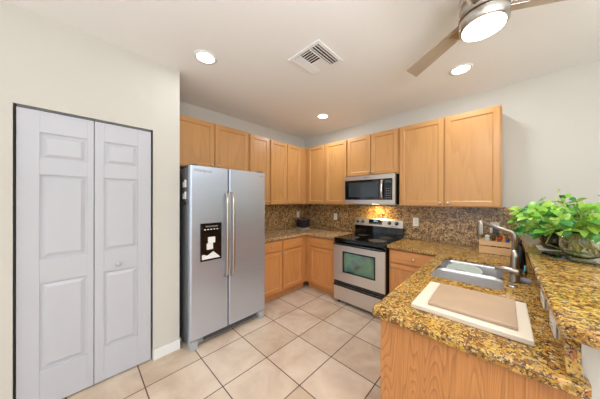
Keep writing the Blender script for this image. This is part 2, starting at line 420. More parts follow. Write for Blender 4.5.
# ------------------------------------------------------------------ cabinet kit (local: x across, front faces -Y, wall at y=0)
def add_door(parent, x0, x1, z0, z1, yf, mats, knob=None, drawer=False, th=0.02, sw=0.05):
    b = B()
    if drawer:
        bx(b, x0, x1, yf, yf+th, z0, z1, 1)
        o = obj('drawer_front', b, mats, parent, 0.004, seg=3)
    else:
        bx(b, x0, x0+sw, yf, yf+th, z0, z1, 0); bx(b, x1-sw, x1, yf, yf+th, z0, z1, 0)
        bx(b, x0+sw, x1-sw, yf, yf+th, z0, z0+sw, 1); bx(b, x0+sw, x1-sw, yf, yf+th, z1-sw, z1, 1)
        s = 0.009; d = 0.010
        O = [(x0+sw, z0+sw), (x1-sw, z0+sw), (x1-sw, z1-sw), (x0+sw, z1-sw)]
        I = [(x0+sw+s, z0+sw+s), (x1-sw-s, z0+sw+s), (x1-sw-s, z1-sw-s), (x0+sw+s, z1-sw-s)]
        vo = [b.verts.new((x, yf+0.003, z)) for x, z in O]; vi = [b.verts.new((x, yf+d, z)) for x, z in I]
        for i in range(4): b.faces.new((vo[i], vo[(i+1) % 4], vi[(i+1) % 4], vi[i])).material_index = 0
        b.faces.new(vi).material_index = 0
        bx(b, x0+sw-0.005, x1-sw+0.005, yf+d+0.001, yf+th-0.002, z0+sw-0.005, z1-sw+0.005, 0)
        o = obj('cabinet_door', b, mats, parent, 0.002)
    if knob:
        b = B(); lathe(b, (knob[0], yf, knob[1]), [(0.005, -0.001), (0.005, 0.012), (0.011, 0.017), (0.0145, 0.022), (0.013, 0.028), (0.005, 0.031)], 16, axis='-Y')
        obj('knob', b, M_nickel, o)
    return o
UM = [M_oak, M_oakh]; LM = [M_oak_low, M_oak_lowh]
def upper(label, loc, rz, x0, x1, z0, z1, doors, depth=0.305, filler=None):
    t = thing('upper_cabinet', label, 'cabinet', (loc[0], loc[1], z0), rz)
    b = B(); bx(b, x0, x1, -depth, -0.001, 0, z1-z0, 0)
    obj('body', b, UM, t, 0.002)
    for (a, c_, kx) in doors:
        add_door(t, a, c_, 0.012, z1-z0-0.014, -depth-0.0205, UM, knob=(kx, 0.045) if kx is not None else None)
    return t
ZU = 1.372; ZT = 2.40
# left wall: local x -> world y (rz=+90deg maps local -Y to world +X)
R90 = PI/2
upper('wide short oak upper cabinet directly above the fridge', (0.001, 0), R90, -2.525, -1.527, 1.83, ZT+0.02, [(-2.505, -2.03, -2.062), (-2.015, -1.54, -1.983)])
upper('narrow single-door oak upper cabinet just right of the fridge top', (0.001, 0), R90, -1.525, -1.142, ZU, ZT+0.012, [(-1.50, -1.16, -1.19)])
upper('two-door oak upper cabinet on left wall next to the corner', (0.001, 0), R90, -1.14, -0.002, ZU, ZT+0.005, [(-1.122, -0.778, -0.806), (-0.768, -0.430, -0.74)])
upper('two-door oak upper cabinet on the back wall between corner and microwave', (0, 0), 0, 0.3075, 1.198, ZU, ZT, [(0.385, 0.765, 0.737), (0.775, 1.185, 0.803)])
upper('short two-door oak upper cabinet directly above the microwave', (0, 0), 0, 1.20, 1.968, 1.80, ZT, [(1.212, 1.582, 1.555), (1.592, 1.956, 1.619)])
upper('large two-door oak upper cabinet at the right end above the sink corner', (0, 0), 0, 1.97, 2.945, ZU, ZT, [(1.984, 2.46, 2.428), (2.475, 2.93, 2.507)])

def base(label, loc, rz, x0, x1, depth, drawers, doors, zt=0.872, toe=0.10):
    t = thing('base_cabinet', label, 'cabinet', (loc[0], loc[1], 0), rz)
    b = B(); bx(b, x0, x1, -depth, -0.002, toe, zt, 0)
    obj('body', b, LM, t, 0.002)
    b = B(); bx(b, x0, x1, -depth+0.065, -depth+0.09, 0.001, toe, 0); obj('toe_kick', b, LM, t)
    for a, c_ in drawers: add_door(t, a, c_, 0.715, 0.855, -depth-0.0205, LM, knob=((a+c_)/2, 0.785), drawer=True)
    for a, c_, kx in doors: add_door(t, a, c_, 0.125, 0.695, -depth-0.0205, LM, knob=(kx, 0.655))
    return t
base('oak base cabinet on the left wall with two drawers, beside the fridge', (0.0, 0), R90, -1.575, -0.601, 0.60, [(-1.55, -1.15), (-1.125, -0.715)], [(-1.55, -1.15, -1.18), (-1.125, -0.715, -1.095)])
base('oak base cabinet between the corner and the range', (0, 0), 0, 0.6005, 1.199, 0.60, [(0.69, 1.17)], [(0.69, 1.17, 1.14)])
base('oak base cabinet right of the range, partly behind the peninsula', (0, 0), 0, 1.957, 2.52, 0.60, [(1.98, 2.49)], [(1.98, 2.49, 2.01)])

# peninsula base (open inside for the sink)
t = thing('peninsula_cabinet', 'oak peninsula base with grained end panel facing the camera', 'cabinet', (2.52, -0.625, 0))
ox, oy = 2.52, -0.625
def lb(b, x0, x1, y0, y1, z0, z1, m=0): bx(b, x0-ox, x1-ox, y0-oy, y1-oy, z0, z1, m)
b = B(); lb(b, 2.512, 3.13, -2.152, -2.130, 0.001, 0.872); obj('end_panel', b, M_panel, t, 0.002)
b = B(); lb(b, 2.535, 2.555, -2.129, -0.626, 0.10, 0.872); lb(b, 3.11, 3.13, -2.129, -0.626, 0.10, 0.872); lb(b, 2.556, 3.109, -2.129, -0.626, 0.10, 0.12)
obj('body', b, M_oak_low, t)
b = B(); lb(b, 2.60, 2.62, -2.129, -0.65, 0.001, 0.099); obj('toe_kick', b, M_oak_low, t)
for k in range(3):
    f = D.objects.new('front', None)
    y1_, y0_ = -0.66-0.485*k, -0.66-0.485*k-0.47
    bb = B(); sw = 0.05
    def q(b, a, c_, z0, z1, m=0): lb(b, 2.5145, 2.5345, a, c_, z0, z1, m)
    q(bb, y0_, y0_+sw, 0.125, 0.855); q(bb, y1_-sw, y1_, 0.125, 0.855); q(bb, y0_+sw, y1_-sw, 0.125, 0.175); q(bb, y0_+sw, y1_-sw, 0.805, 0.855)
    lb(bb, 2.525, 2.534, y0_+sw-0.004, y1_-sw+0.004, 0.17, 0.81)
    dd = obj('cabinet_door', bb, M_oak_low, t, 0.002)
    D.objects.remove(f)
    bb = B(); lathe(bb, (2.5145-ox, y0_+0.03-oy, 0.80), [(0.005, 0.001), (0.005, -0.012), (0.014, -0.02), (0.012, -0.028), (0.004, -0.031)], 14, axis='X'); obj('knob', bb, M_nickel, dd)

# ------------------------------------------------------------------ countertops
def bevel_slab(b, w=0.012, seg=3, zc=None):
    es = [e for e in b.edges if len(e.link_faces) == 2 and abs(e.link_faces[0].normal.dot(e.link_faces[1].normal)) < 0.3 and abs(e.verts[0].co.z-e.verts[1].co.z) < 1e-5]
    bmesh.ops.bevel(b, geom=es, offset=w, segments=seg, profile=0.5, affect='EDGES')
CT0, CT1 = 0.874, 0.914
b = B(); poly_prism(b, [(0.013, -1.585), (0.65, -1.585), (0.65, -0.65), (1.203, -0.65), (1.203, -0.013), (0.013, -0.013)], [], CT0, CT1)
bmesh.ops.recalc_face_normals(b, faces=b.faces); bevel_slab(b, 0.010)
tag(obj('countertop', b, M_granite2), 'L-shaped speckled granite countertop running from fridge round the corner to the range', 'countertop')
SX0, SX1, SY0, SY1, SYM = 2.565, 2.955, -1.465, -0.785, -1.12
outer = [(1.950, -0.013), (1.950, -0.65), (2.48, -0.65)]
outer += [(2.48, -2.16), (2.485, -2.185), (2.505, -2.20)] + [(3.12, -2.20), (3.14, -2.19), (3.145, -2.165), (3.145, -2.134), (3.131, -2.134)] + [(3.131, -0.013)]
hole = rrect(SX0, SX1, SY0, SY1, 0.06)
SK = 0.894
def edge_round(b, z, w=0.010, seg=3):
    es = [e for e in b.edges if len(e.link_faces) == 2 and abs(e.link_faces[0].normal.dot(e.link_faces[1].normal)) < 0.3 and abs(e.verts[0].co.z-z) < 1e-5 and abs(e.verts[1].co.z-z) < 1e-5]
    bmesh.ops.bevel(b, geom=es, offset=w, segments=seg, profile=0.5, affect='EDGES')
b1 = B(); poly_prism(b1, outer, [hole], SK, CT1); bmesh.ops.recalc_face_normals(b1, faces=b1.faces); edge_round(b1, CT1)
b = B(); poly_prism(b, outer, [rrect(SX0-0.04, SX1+0.04, SY0-0.04, SY1+0.04, 0.08)], CT0, SK); bmesh.ops.recalc_face_normals(b, faces=b.faces); edge_round(b, CT0)
tmp = D.meshes.new('tmp'); b1.to_mesh(tmp); b1.free(); b.from_mesh(tmp); D.meshes.remove(tmp)
tag(obj('countertop', b, M_granite), 'golden speckled granite countertop of the peninsula with sink cut-out', 'countertop')
# granite upstand on the half wall
b = B()
pr = [(-0.013, CT1+0.0005), (-2.165, CT1+0.0005), (-2.10, 1.049), (-0.013, 1.049)]
va = [b.verts.new((3.098, y, z)) for y, z in pr]; vb = [b.verts.new((3.131, y, z)) for y, z in pr]
b.faces.new(va); b.faces.new(vb)
for i in range(4): b.faces.new((va[i], va[(i+1) % 4], vb[(i+1) % 4], vb[i]))
tag(obj('granite_upstand', b, M_granite, bevel=0.003), 'low vertical granite slab between the sink counter and the raised bar', 'backsplash')
b = B(); bo = [(3.075, -0.013), (3.55, -0.013), (3.55, -2.21)] + [(3.54, -2.235), (3.51, -2.25)] + [(3.135, -2.25), (3.105, -2.24), (3.083, -2.22), (3.075, -2.19)]
poly_prism(b, bo, [], 1.05, 1.09); bmesh.ops.recalc_face_normals(b, faces=b.faces); bevel_slab(b, 0.014)
tag(obj('bar_top', b, M_granite), 'raised golden granite bar top under the green plants', 'bar top')

# ------------------------------------------------------------------ sink
t = thing('sink', 'double-bowl undermount stainless steel sink in the peninsula counter', 'sink', (2.76, -1.125, SK))
sx, sy = 2.76, -1.125
def bowl(x0, x1, y0, y1, zt, zb, r):
    b = B(); rings = []
    def R(o, z, rr): return [Vector((x-sx, y-sy, z-SK)) for x, y in rrect(x0+o, x1-o, y0+o, y1-o, max(rr-o, 0.02))]
    prof = [(0.0, zt, r), (0.004, zt-0.02, r), (0.010, zb+0.05, r), (0.022, zb+0.015, r), (0.05, zb, r)]
    rr_ = [R(o, z, q) for o, z, q in prof]
    out = [R(-0.003, z, r) for o, z, q in reversed(prof[:4])] 
    vs = []
    for ring in rr_: vs.append([b.verts.new(p) for p in ring])
    n = len(vs[0])
    for a, c_ in zip(vs, vs[1:]):
        for i in range(n):
            f = b.faces.new((a[i], a[(i+1) % n], c_[(i+1) % n], c_[i])); f.smooth = True
    b.faces.new(vs[-1])
    o = obj('bowl', b, M_sink, t)
    md = o.modifiers.new('thick', 'SOLIDIFY'); md.thickness = 0.0015; md.offset = 1
    return o
b = B(); bo1 = rrect(SX0-0.004, SX1+0.004, SYM+0.012, SY1+0.004, 0.055); bo2 = rrect(SX0-0.004, SX1+0.004, SY0-0.004, SYM-0.012, 0.055)
# rim flange just under the stone
ro = rrect(SX0-0.025, SX1+0.025, SY0-0.025, SY1+0.025, 0.07)
poly_prism(b, [(x-sx, y-sy) for x, y in ro], [[(x-sx, y-sy) for x, y in rrect(SX0-0.002, SX1+0.002, SY0-0.002, SY1+0.002, 0.06)]], -0.004, -0.0015)
obj('rim', b, M_sink, t)
bowl(SX0-0.003, SX1+0.003, SYM+0.012, SY1+0.003, SK-0.004, 0.70, 0.06)
bowl(SX0-0.003, SX1+0.003, SY0-0.003, SYM-0.012, SK-0.004, 0.70, 0.06)
b = B()   # curved saddle between the bowls
rings = []
for i in range(13):
    x = SX0-0.002+(SX1-SX0+0.004)*i/12; s = math.sin(PI*i/12); z = SK-0.006-0.016*s
    rings.append([Vector((x-sx, SYM-sy+dy, z-SK+dz)) for dy, dz in ((-0.014, -0.02), (-0.011, -0.003), (-0.004, 0.002), (0.004, 0.002), (0.011, -0.003), (0.014, -0.02))])
skinrings(b, rings); obj('divider', b, M_sink, t)
for yy in (-0.95, -1.29):
    b = B(); lathe(b, (0, yy-sy, 0.7005-SK), [(0.045, 0), (0.045, 0.002), (0.034, 0.0025), (0.03, -0.002)], 24); obj('drain', b, M_chrome, t)
# oval board leaning in the far bowl
t = thing('oval_board', 'pale oval board with a dark handle slot lying in the far sink bowl', 'cutting board', (2.712, -0.925, 0.850))
t.rotation_euler = (math.radians(12), 0, math.radians(-6))
b = B()
ol = [(0.125*math.cos(2*PI*i/40), 0.112*math.sin(2*PI*i/40)) for i in range(40)]
hl = [(-0.02+0.045*math.cos(-2*PI*i/20), -0.03+0.018*math.sin(-2*PI*i/20)) for i in range(20)]
poly_prism(b, ol, [hl], -0.004, 0.004); obj('board', b, simple('pale_board', rgb(176, 186, 178), 0.4), t, 0.002)
b = B()
rr = []
for i in range(41):
    a = 2*PI*i/40; rr.append((0.118*math.cos(a), 0.105*math.sin(a), 0.006))
tube(b, rr, 0.004, 6); obj('raised_rim', b, simple('pale_board_rim', rgb(214, 220, 214), 0.35), t)

# ------------------------------------------------------------------ faucet
t = thing('faucet', 'tall brushed nickel kitchen faucet with flat lever behind the sink', 'faucet', (3.01, -1.215, CT1))
b = B(); lathe(b, (0, 0, 0), [(0.030, 0), (0.030, 0.005), (0.027, 0.012), (0.0265, 0.05), (0.0255, 0.06)], 24); obj('base_collar', b, M_taupe, t)
b = B(); tube(b, [(0, 0, 0.06), (0, 0, 0.10), (0, 0, 0.16), (-0.002, 0, 0.21)], [0.026, 0.024, 0.019, 0.0145], 20); obj('body', b, M_taupe, t)
b = B(); pts = [(-0.002, 0, 0.205), (-0.003, 0, 0.304)]
for i in range(1, 7):
    a = PI/2*i/6*0.92; pts.append((-0.003-0.035*(1-math.cos(a)), 0, 0.304+0.028*math.sin(a)))
pts.append((-0.16, 0, 0.374)); tube(b, pts, 0.0125, 14); obj('spout', b, M_taupe, t)
b = B(); lathe(b, (-0.172, 0, 0.272), [(0.015, 0), (0.020, 0.004), (0.021, 0.03), (0.020, 0.09), (0.017, 0.115), (0.008, 0.12)], 18); obj('spray_head', b, M_taupe, t)
b = B(); rings = []
for i in range(9):
    s = i/8; x = 0.03-0.125*s; z = 0.060+0.014*math.sin(s*2.4)+0.004*s; wd = 0.016+0.014*math.sin(PI*min(1, 0.25+0.75*s)) ; th = 0.030-0.014*s
    y = -0.030
    rings.append([Vector((x, y-wd, z)), Vector((x, y-wd*0.7, z+th)), Vector((x, y+wd*0.7, z+th)), Vector((x, y+wd, z)), Vector((x, y+wd*0.7, z-th*0.4)), Vector((x, y-wd*0.7, z-th*0.4))])
skinrings(b, rings); o = obj('lever', b, M_taupe, t)
b = B(); lathe(b, (2.998, -1.335, CT1+0.0005), [(0.026, 0), (0.026, 0.003), (0.020, 0.007), (0.002, 0.008)], 24)
tag(obj('hole_cover', b, M_chrome), 'small round chrome cover on the counter in front of the faucet base', 'sink hole cover')

# black bottle, clear tumbler
t = thing('soap_bottle', 'tall slim black bottle standing behind the faucet', 'bottle', (3.045, -0.93, CT1+0.0005))
b = B(); lathe(b, (0, 0, 0), [(0.032, 0), (0.035, 0.004), (0.034, 0.08), (0.028, 0.14), (0.016, 0.19), (0.012, 0.21)], 20); obj('bottle_body', b, M_black, t)
b = B(); lathe(b, (0, 0, 0.2105), [(0.012, 0), (0.012, 0.025), (0.006, 0.028)], 14); obj('cap', b, M_black, t)
t = thing('glass_tumbler', 'small clear glass at the foot of the granite upstand behind the faucet', 'glass', (3.05, -1.075, CT1+0.0005))
b = B(); lathe(b, (0, 0, 0), [(0.022, 0), (0.026, 0.05), (0.0235, 0.05), (0.02, 0.004)], 20); obj('tumbler', b, M_glass, t)
b = B(); tube(b, [(0, 0, 0.006), (0.012, -0.004, 0.04), (0.016, 0.002, 0.085)], [0.004, 0.004, 0.006], 8); obj('brush', b, simple('teal_plastic', rgb(80, 170, 180), 0.4), t)
b = B(); bx(b, 3.025, 3.085, -1.22, -1.135, CT1+0.0005, CT1+0.018)
tag(obj('sponge', b, simple('grey_sponge', rgb(150, 150, 160), 0.9, noise=0.4, nscale=120), bevel=0.005), 'small grey sponge by the upstand right of the faucet', 'sponge')

# ------------------------------------------------------------------ serving boards
t = thing('cutting_board', 'large cream board lying flat on the peninsula counter', 'cutting board', (2.835, -1.855, CT1+0.0005))
def quad_slab(b, P, z0, z1, m=0):
    va = [b.verts.new((x, y, z0)) for x, y in P]; vb = [b.verts.new((x, y, z1)) for x, y in P]
    b.faces.new(list(reversed(va))).material_index = m; b.faces.new(vb).material_index = m
    for i in range(4): b.faces.new((va[i], va[(i+1) % 4], vb[(i+1) % 4], vb[i])).material_index = m
b = B(); quad_slab(b, [(-0.21, -0.20), (0.205, -0.20), (0.205, 0.20), (-0.21, 0.20)], 0, 0.021)
obj('board', b, simple('cream_board', rgb(228, 214, 194), 0.4, noise=0.04, nscale=10), t, 0.003)
b = B(); quad_slab(b, [(-0.145, -0.16), (0.165, -0.155), (0.165, 0.165), (-0.15, 0.16)], 0, 0.015)
o = obj('stone_slab', b, simple('tan_slab', rgb(190, 162, 134), 0.35, noise=0.25, nscale=9), None, 0.003, loc=(2.835, -1.855, CT1+0.022))
tag(o, 'smaller mottled tan slab resting on top of the cream board', 'cutting board')

# ------------------------------------------------------------------ refrigerator
t = thing('refrigerator', 'stainless side-by-side refrigerator with ice dispenser on left door', 'refrigerator', (0.0, -2.045, 0))
Y0, Y1 = -2.482+2.045, -1.605+2.045
b = B(); bx(b, 0.05, 0.745, Y0+0.004, Y1-0.004, 0.03, 1.765); obj('body', b, M_greyside, t, 0.004)
ys = -2.09+2.045
def fdoor(y0, y1, hole=None):
    b = B()
    if not hole: bx(b, 0.752, 0.82, y0, y1, 0.095, 1.78)
    else:
        a, c_, z0, z1 = hole
        bx(b, 0.752, 0.82, y0, y1, 0.095, z0); bx(b, 0.752, 0.82, y0, y1, z1, 1.78)
        bx(b, 0.752, 0.82, y0, a, z0, z1); bx(b, 0.752, 0.82, c_, y1, z0, z1)
        bmesh.ops.remove_doubles(b, verts=b.verts, dist=1e-5)
    return b
def rdoor(y0, y1):
    b = B()
    prof = rrect(0.752, 0.82, y0, y1, 0.016, 4)
    poly_prism(b, prof, [], 0.095, 1.78); return b
HY = (-2.39+2.045, -2.175+2.045, 0.84, 1.215)
fl = obj('left_door', rdoor(Y0, ys-0.004), M_steel, t, 0.003)
fr = obj('right_door', rdoor(ys+0.004, Y1), M_steel, t, 0.003)
# handles
for s, pr in ((-1, fl), (1, fr)):
    b = B(); yc = ys + s*0.034
    pts = [(0.825, yc, 1.535), (0.862, yc, 1.50), (0.872, yc, 1.40), (0.876, yc, 1.08), (0.872, yc, 0.78), (0.862, yc, 0.67), (0.825, yc, 0.63)]
    rings = []
    for (x, y, z) in pts: rings.append([Vector((x+0.008*math.cos(2*PI*i/12), y+0.015*math.sin(2*PI*i/12), z)) for i in range(12)])
    skinrings(b, rings); obj('handle', b, M_chrome if False else M_nickel, pr)
# dispenser
b = B(); a, c_, z0, z1 = HY
bx(b, 0.8195, 0.832, a, a+0.014, z0, z1); bx(b, 0.8195, 0.832, c_-0.014, c_, z0, z1); bx(b, 0.8195, 0.832, a+0.014, c_-0.014, 1.10, z1); bx(b, 0.8195, 0.832, a+0.014, c_-0.014, z0, z0+0.016)
bx(b, 0.8195, 0.822, a+0.014, c_-0.014, z0+0.016, 1.10)
dp = obj('dispenser', b, M_glassblk, fl, 0.002); dp['label'] = 'black glass ice and water dispenser'
b = B(); bx(b, 0.822, 0.840, a+0.075, a+0.145, 1.015, 1.075); bx(b, 0.822, 0.836, a+0.062, a+0.125, 0.95, 1.012); obj('paddle', b, M_plastic, dp, 0.004)
b = B(); v = [b.verts.new((0.8225, y, z)) for y, z in ((a+0.015, 0.856), (c_-0.015, 0.856), (c_-0.03, 0.875), (a+0.13, 0.925), (a+0.07, 0.89), (a+0.03, 0.905), (a+0.015, 0.90))]
b.faces.new(v); r = bmesh.ops.extrude_face_region(b, geom=b.faces[:]); bmesh.ops.translate(b, verts=[g for g in r['geom'] if isinstance(g, bmesh.types.BMVert)], vec=(0.004, 0, 0))
obj('drip_tray', b, M_plastic, dp)
for k in range(5):
    b = B(); bx(b, 0.8322, 0.8328, a+0.035+k*0.031, a+0.052+k*0.031, 1.148, 1.156); obj('control_icon', b, M_plastic, dp)
b = B(); bx(b, 0.8322, 0.8328, a+0.05, c_-0.04, 1.178, 1.186); obj('display', b, M_mgrey, dp)
text_mesh('logo', 'Whirlpool', 0.042, M_mgrey, fl, (0.8205, Y0+0.12, 1.735), (PI/2, 0, PI/2))
text_mesh('logo', 'Gold', 0.022, M_mgrey, fr, (0.8205, Y1-0.06, 1.735), (PI/2, 0, PI/2))
b = B(); bx(b, 0.70, 0.80, Y0+0.01, Y1-0.01, 0.035, 0.088); gr = obj('toe_grille', b, M_mgrey, t, 0.003)
b = B()
for k in range(5): bx(b, 0.801, 0.804, Y0+0.13, Y1-0.11, 0.046+k*0.008, 0.049+k*0.008)
obj('grille_slots', b, M_darkgap, gr)
for yy in (Y0+0.005, Y1-0.085):
    b = B(); bx(b, 0.74, 0.818, yy, yy+0.07, 0.001, 0.085); bx(b, 0.818, 0.826, yy+0.006, yy+0.064, 0.001, 0.04); obj('foot', b, M_lgrey, t, 0.006)
for yy in (Y0+0.02, Y1-0.08):
    b = B(); bx(b, 0.60, 0.80, yy, yy+0.06, 1.766 if yy > 0 else 1.766, 1.796); b2 = obj('hinge_cover', b, M_dgrey, t, 0.006)
# magnets clipped to the side
for z0, z1, lab in ((1.57, 1.645, 'upper white magnetic clip on the grey side of the refrigerator'), (1.455, 1.53, 'lower white magnetic clip on the grey side of the refrigerator')):
    t = thing('magnet_clip', lab, 'magnet', (0.675, -2.479, z0), group=None)
    b = B(); bx(b, -0.045, 0.045, -0.012, 0, 0, z1-z0); obj('clip_body', b, M_plastic, t, 0.005)
    b = B(); bx(b, -0.02, 0.02, -0.018, -0.0125, z1-z0-0.02, z1-z0+0.015); obj('clip_lever', b, M_dgrey, t, 0.003)
t = thing('magnet_hook', 'small black hook magnet under the white clips on the refrigerator side', 'magnet', (0.69, -2.479, 1.38))
b = B(); bx(b, -0.02, 0.02, -0.010, 0, 0.02, 0.05); obj('magnet', b, M_black, t, 0.003)
b = B(); tube(b, [(0, -0.011, 0.03), (0, -0.02, 0.01), (0, -0.03, 0.0), (0, -0.036, 0.012)], 0.004, 8); obj('hook', b, M_black, t)

# ------------------------------------------------------------------ range
RX = 1.206
t = thing('range', 'freestanding stainless electric range with black glass cooktop', 'stove', (RX, 0, 0))
W = 0.738
b = B(); bx(b, 0.003, W-0.003, -0.655, -0.02, 0.03, 0.895); obj('body', b, M_black, t, 0.003)
b = B(); bx(b, 0, W, -0.685, -0.085, 0.896, 0.918); ct = obj('cooktop', b, M_glassblk, t, 0.006)
for (cx, cy, r) in ((0.20, -0.50, 0.095), (0.56, -0.50, 0.115), (0.20, -0.23, 0.075), (0.56, -0.23, 0.09)):
    b = B(); lathe(b, (cx, cy, 0.9181), [(r, 0), (r, 0.0004), (r-0.004, 0.0005)], 32); obj('burner_ring', b, simple('burner_grey', rgb(60, 60, 64), 0.25), ct)
b = B(); bx(b, 0.003, W-0.003, -0.678, -0.656, 0.83, 0.895); obj('front_lip', b, M_glassblk, t, 0.004)
# oven door with window
b = B(); yf, yb = -0.690, -0.657
x0, x1, z0, z1 = 0.150, 0.618, 0.455, 0.745
bx(b, 0.004, W-0.004, yf, yb, 0.325, z0); bx(b, 0.004, W-0.004, yf, yb, z1, 0.825)
bx(b, 0.004, x0, yf, yb, z0, z1); bx(b, x1, W-0.004, yf, yb, z0, z1)
bmesh.ops.remove_doubles(b, verts=b.verts, dist=1e-5)
od = obj('oven_door', b, M_steelx, t)
m, nt, bb_ = newmat('coated_glass_painted_reflection')
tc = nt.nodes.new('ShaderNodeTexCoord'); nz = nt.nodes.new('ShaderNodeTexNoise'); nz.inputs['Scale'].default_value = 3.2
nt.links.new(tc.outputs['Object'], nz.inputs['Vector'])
rr = ramp(nt, nz.outputs['Fac'], [(0.32, rgb(30, 40, 42)), (0.45, rgb(64, 112, 108)), (0.58, rgb(116, 156, 124)), (0.70, rgb(120, 100, 124))])  # coated glass, with its teal-green reflection painted into the colour
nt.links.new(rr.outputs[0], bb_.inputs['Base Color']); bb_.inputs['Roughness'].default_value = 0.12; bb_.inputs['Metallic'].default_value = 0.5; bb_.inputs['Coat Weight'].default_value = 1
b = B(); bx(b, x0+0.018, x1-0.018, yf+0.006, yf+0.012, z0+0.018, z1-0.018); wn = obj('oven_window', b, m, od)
b = B(); s = 0.018
bx(b, x0, x0+s, yf-0.001, yf+0.013, z0, z1); bx(b, x1-s, x1, yf-0.001, yf+0.013, z0, z1); bx(b, x0+s, x1-s, yf-0.001, yf+0.013, z0, z0+s); bx(b, x0+s, x1-s, yf-0.001, yf+0.013, z1-s, z1)
obj('window_frame', b, M_glassblk, od)
b = B(); tube(b, [(0.03, yf+0.002, 0.84), (0.035, -0.728, 0.845), (0.07, -0.735, 0.845), (W-0.07, -0.735, 0.845), (W-0.035, -0.728, 0.845), (W-0.03, yf+0.002, 0.84)], 0.013, 12)
obj('oven_handle', b, M_black, od)
b = B(); bx(b, 0.006, W-0.006, -0.674, -0.6565, 0.272, 0.318); obj('vent_strip', b, M_glassblk, t)
b = B(); bx(b, 0.004, W-0.004, -0.688, -0.657, 0.05, 0.270); dr = obj('storage_drawer', b, M_steelx, t, 0.006)
b = B(); bx(b, 0.004, W-0.004, -0.702, -0.6885, 0.252, 0.272); obj('drawer_pull', b, M_black, dr, 0.004)
for x in (0.05, W-0.05):
    for y in (-0.62, -0.08):
        b = B(); lathe(b, (x, y, 0.0005), [(0.018, 0), (0.018, 0.028)], 12); obj('foot', b, M_black, t)
# backguard
b = B(); pr = [(-0.02, 0.919), (-0.084, 0.919), (-0.078, 1.05), (-0.02, 1.05)]
va = [b.verts.new((0.0, y, z)) for y, z in pr]; vb = [b.verts.new((W, y, z)) for y, z in pr]
b.faces.new(va); b.faces.new(vb)
for i in range(4): b.faces.new((va[i], va[(i+1) % 4], vb[(i+1) % 4], vb[i]))
obj('backguard', b, M_glassblk, t)
b = B(); pr = [(-0.02, 1.0505), (-0.092, 1.0505), (-0.078, 1.155), (-0.066, 1.168), (-0.02, 1.168)]
va = [b.verts.new((-0.002, y, z)) for y, z in pr]; vb = [b.verts.new((W+0.002, y, z)) for y, z in pr]
b.faces.new(va); b.faces.new(vb)
n = len(pr)
for i in range(n): b.faces.new((va[i], va[(i+1) % n], vb[(i+1) % n], vb[i]))
cp = obj('control_panel', b, M_steelx, t, 0.004)
for x in (0.052, 0.14, 0.555, 0.655):
    b = B(); lathe(b, (x, -0.082, 1.113), [(0.026, 0), (0.026, 0.006), (0.021, 0.010), (0.018, 0.028), (0.004, 0.030)], 20, axis='-Y'); kb = obj('knob', b, M_black, cp)
    b = B(); bx(b, x-0.002, x+0.002, -0.114, -0.1125, 1.113, 1.128); obj('knob_mark', b, M_plastic, kb)
b = B(); bx(b, 0.245, 0.445, -0.0905, -0.08, 1.083, 1.150); ds = obj('display', b, M_glassblk, cp)
b = B(); bx(b, 0.32, 0.38, -0.0915, -0.091, 1.122, 1.138); obj('clock_digits', b, emis('clock_blue', rgb(110, 170, 210), 0.8), ds)
for k in range(6):
    b = B(); bx(b, 0.268+k*0.03, 0.283+k*0.03, -0.0915, -0.091, 1.094, 1.102); obj('button', b, M_mgrey, ds)

text_mesh('logo', 'Whirlpool', 0.018, M_dgrey, cp, (0.62, -0.0905, 1.068), (PI/2, 0, 0))

# ------------------------------------------------------------------ microwave
t = thing('microwave', 'stainless over-the-range microwave with black glass door', 'microwave', (1.2015, 0, 1.392))
W = 0.750; Hm = 0.403
b = B(); bx(b, 0, W, -0.365, -0.013, 0, Hm); obj('body', b, M_black, t, 0.003)
b = B()
bx(b, 0, W, -0.40, -0.366, Hm-0.058, Hm); bx(b, 0, W, -0.40, -0.366, 0.0, 0.060)
bx(b, 0, 0.012, -0.40, -0.366, 0.060, Hm-0.058); bx(b, 0.718, W, -0.40, -0.366, 0.060, Hm-0.058)
fp = obj('front_frame', b, M_steelx, t)
b = B(); bx(b, 0.0125, 0.612, -0.402, -0.368, 0.061, Hm-0.059); md_ = obj('glass_door', b, M_glassblk, t, 0.002)
b = B(); bx(b, 0.075, 0.53, -0.4035, -0.4022, 0.098, Hm-0.095); obj('door_screen', b, simple('grey_screen', rgb(58, 64, 66), 0.12), md_)
b = B(); bx(b, 0.6135, 0.7175, -0.402, -0.368, 0.061, Hm-0.059); cp = obj('control_panel', b, M_glassblk, t, 0.002)
b = B(); bx(b, 0.63, 0.705, -0.4035, -0.4022, Hm-0.115, Hm-0.085); obj('display', b, simple('lcd', rgb(60, 84, 84), 0.3), cp)
for r in range(5):
    for c_ in range(3):
        b = B(); bx(b, 0.635+c_*0.024, 0.649+c_*0.024, -0.403, -0.4022, 0.085+r*0.03, 0.092+r*0.03); obj('button', b, M_mgrey, cp)

b = B(); rings = []
for i in range(11):
    s = i/10; z = 0.075+(Hm-0.15)*s; y = -0.412-0.028*math.sin(PI*s); rings.append([Vector((0.583+0.016*math.cos(2*PI*k/12), y+0.009*math.sin(2*PI*k/12), z)) for k in range(12)])
skinrings(b, rings); obj('handle', b, M_chrome, md_)
text_mesh('logo', 'Whirlpool', 0.022, M_dgrey, fp, (0.36, -0.4008, Hm-0.030), (PI/2, 0, 0))
b = B(); bx(b, 0.33, 0.43, -0.17, -0.10, -0.006, -0.0005); obj('cooktop_lamp', b, emis('warm_lamp', (1.0, 0.72, 0.36, 1), 14), t)
lt = area('cooktop_light', (0.38, -0.12, -0.012), (math.radians(-12), 0, 0), 0.14, 0.06, 4.2, (1.0, 0.72, 0.26)); lt.parent = t

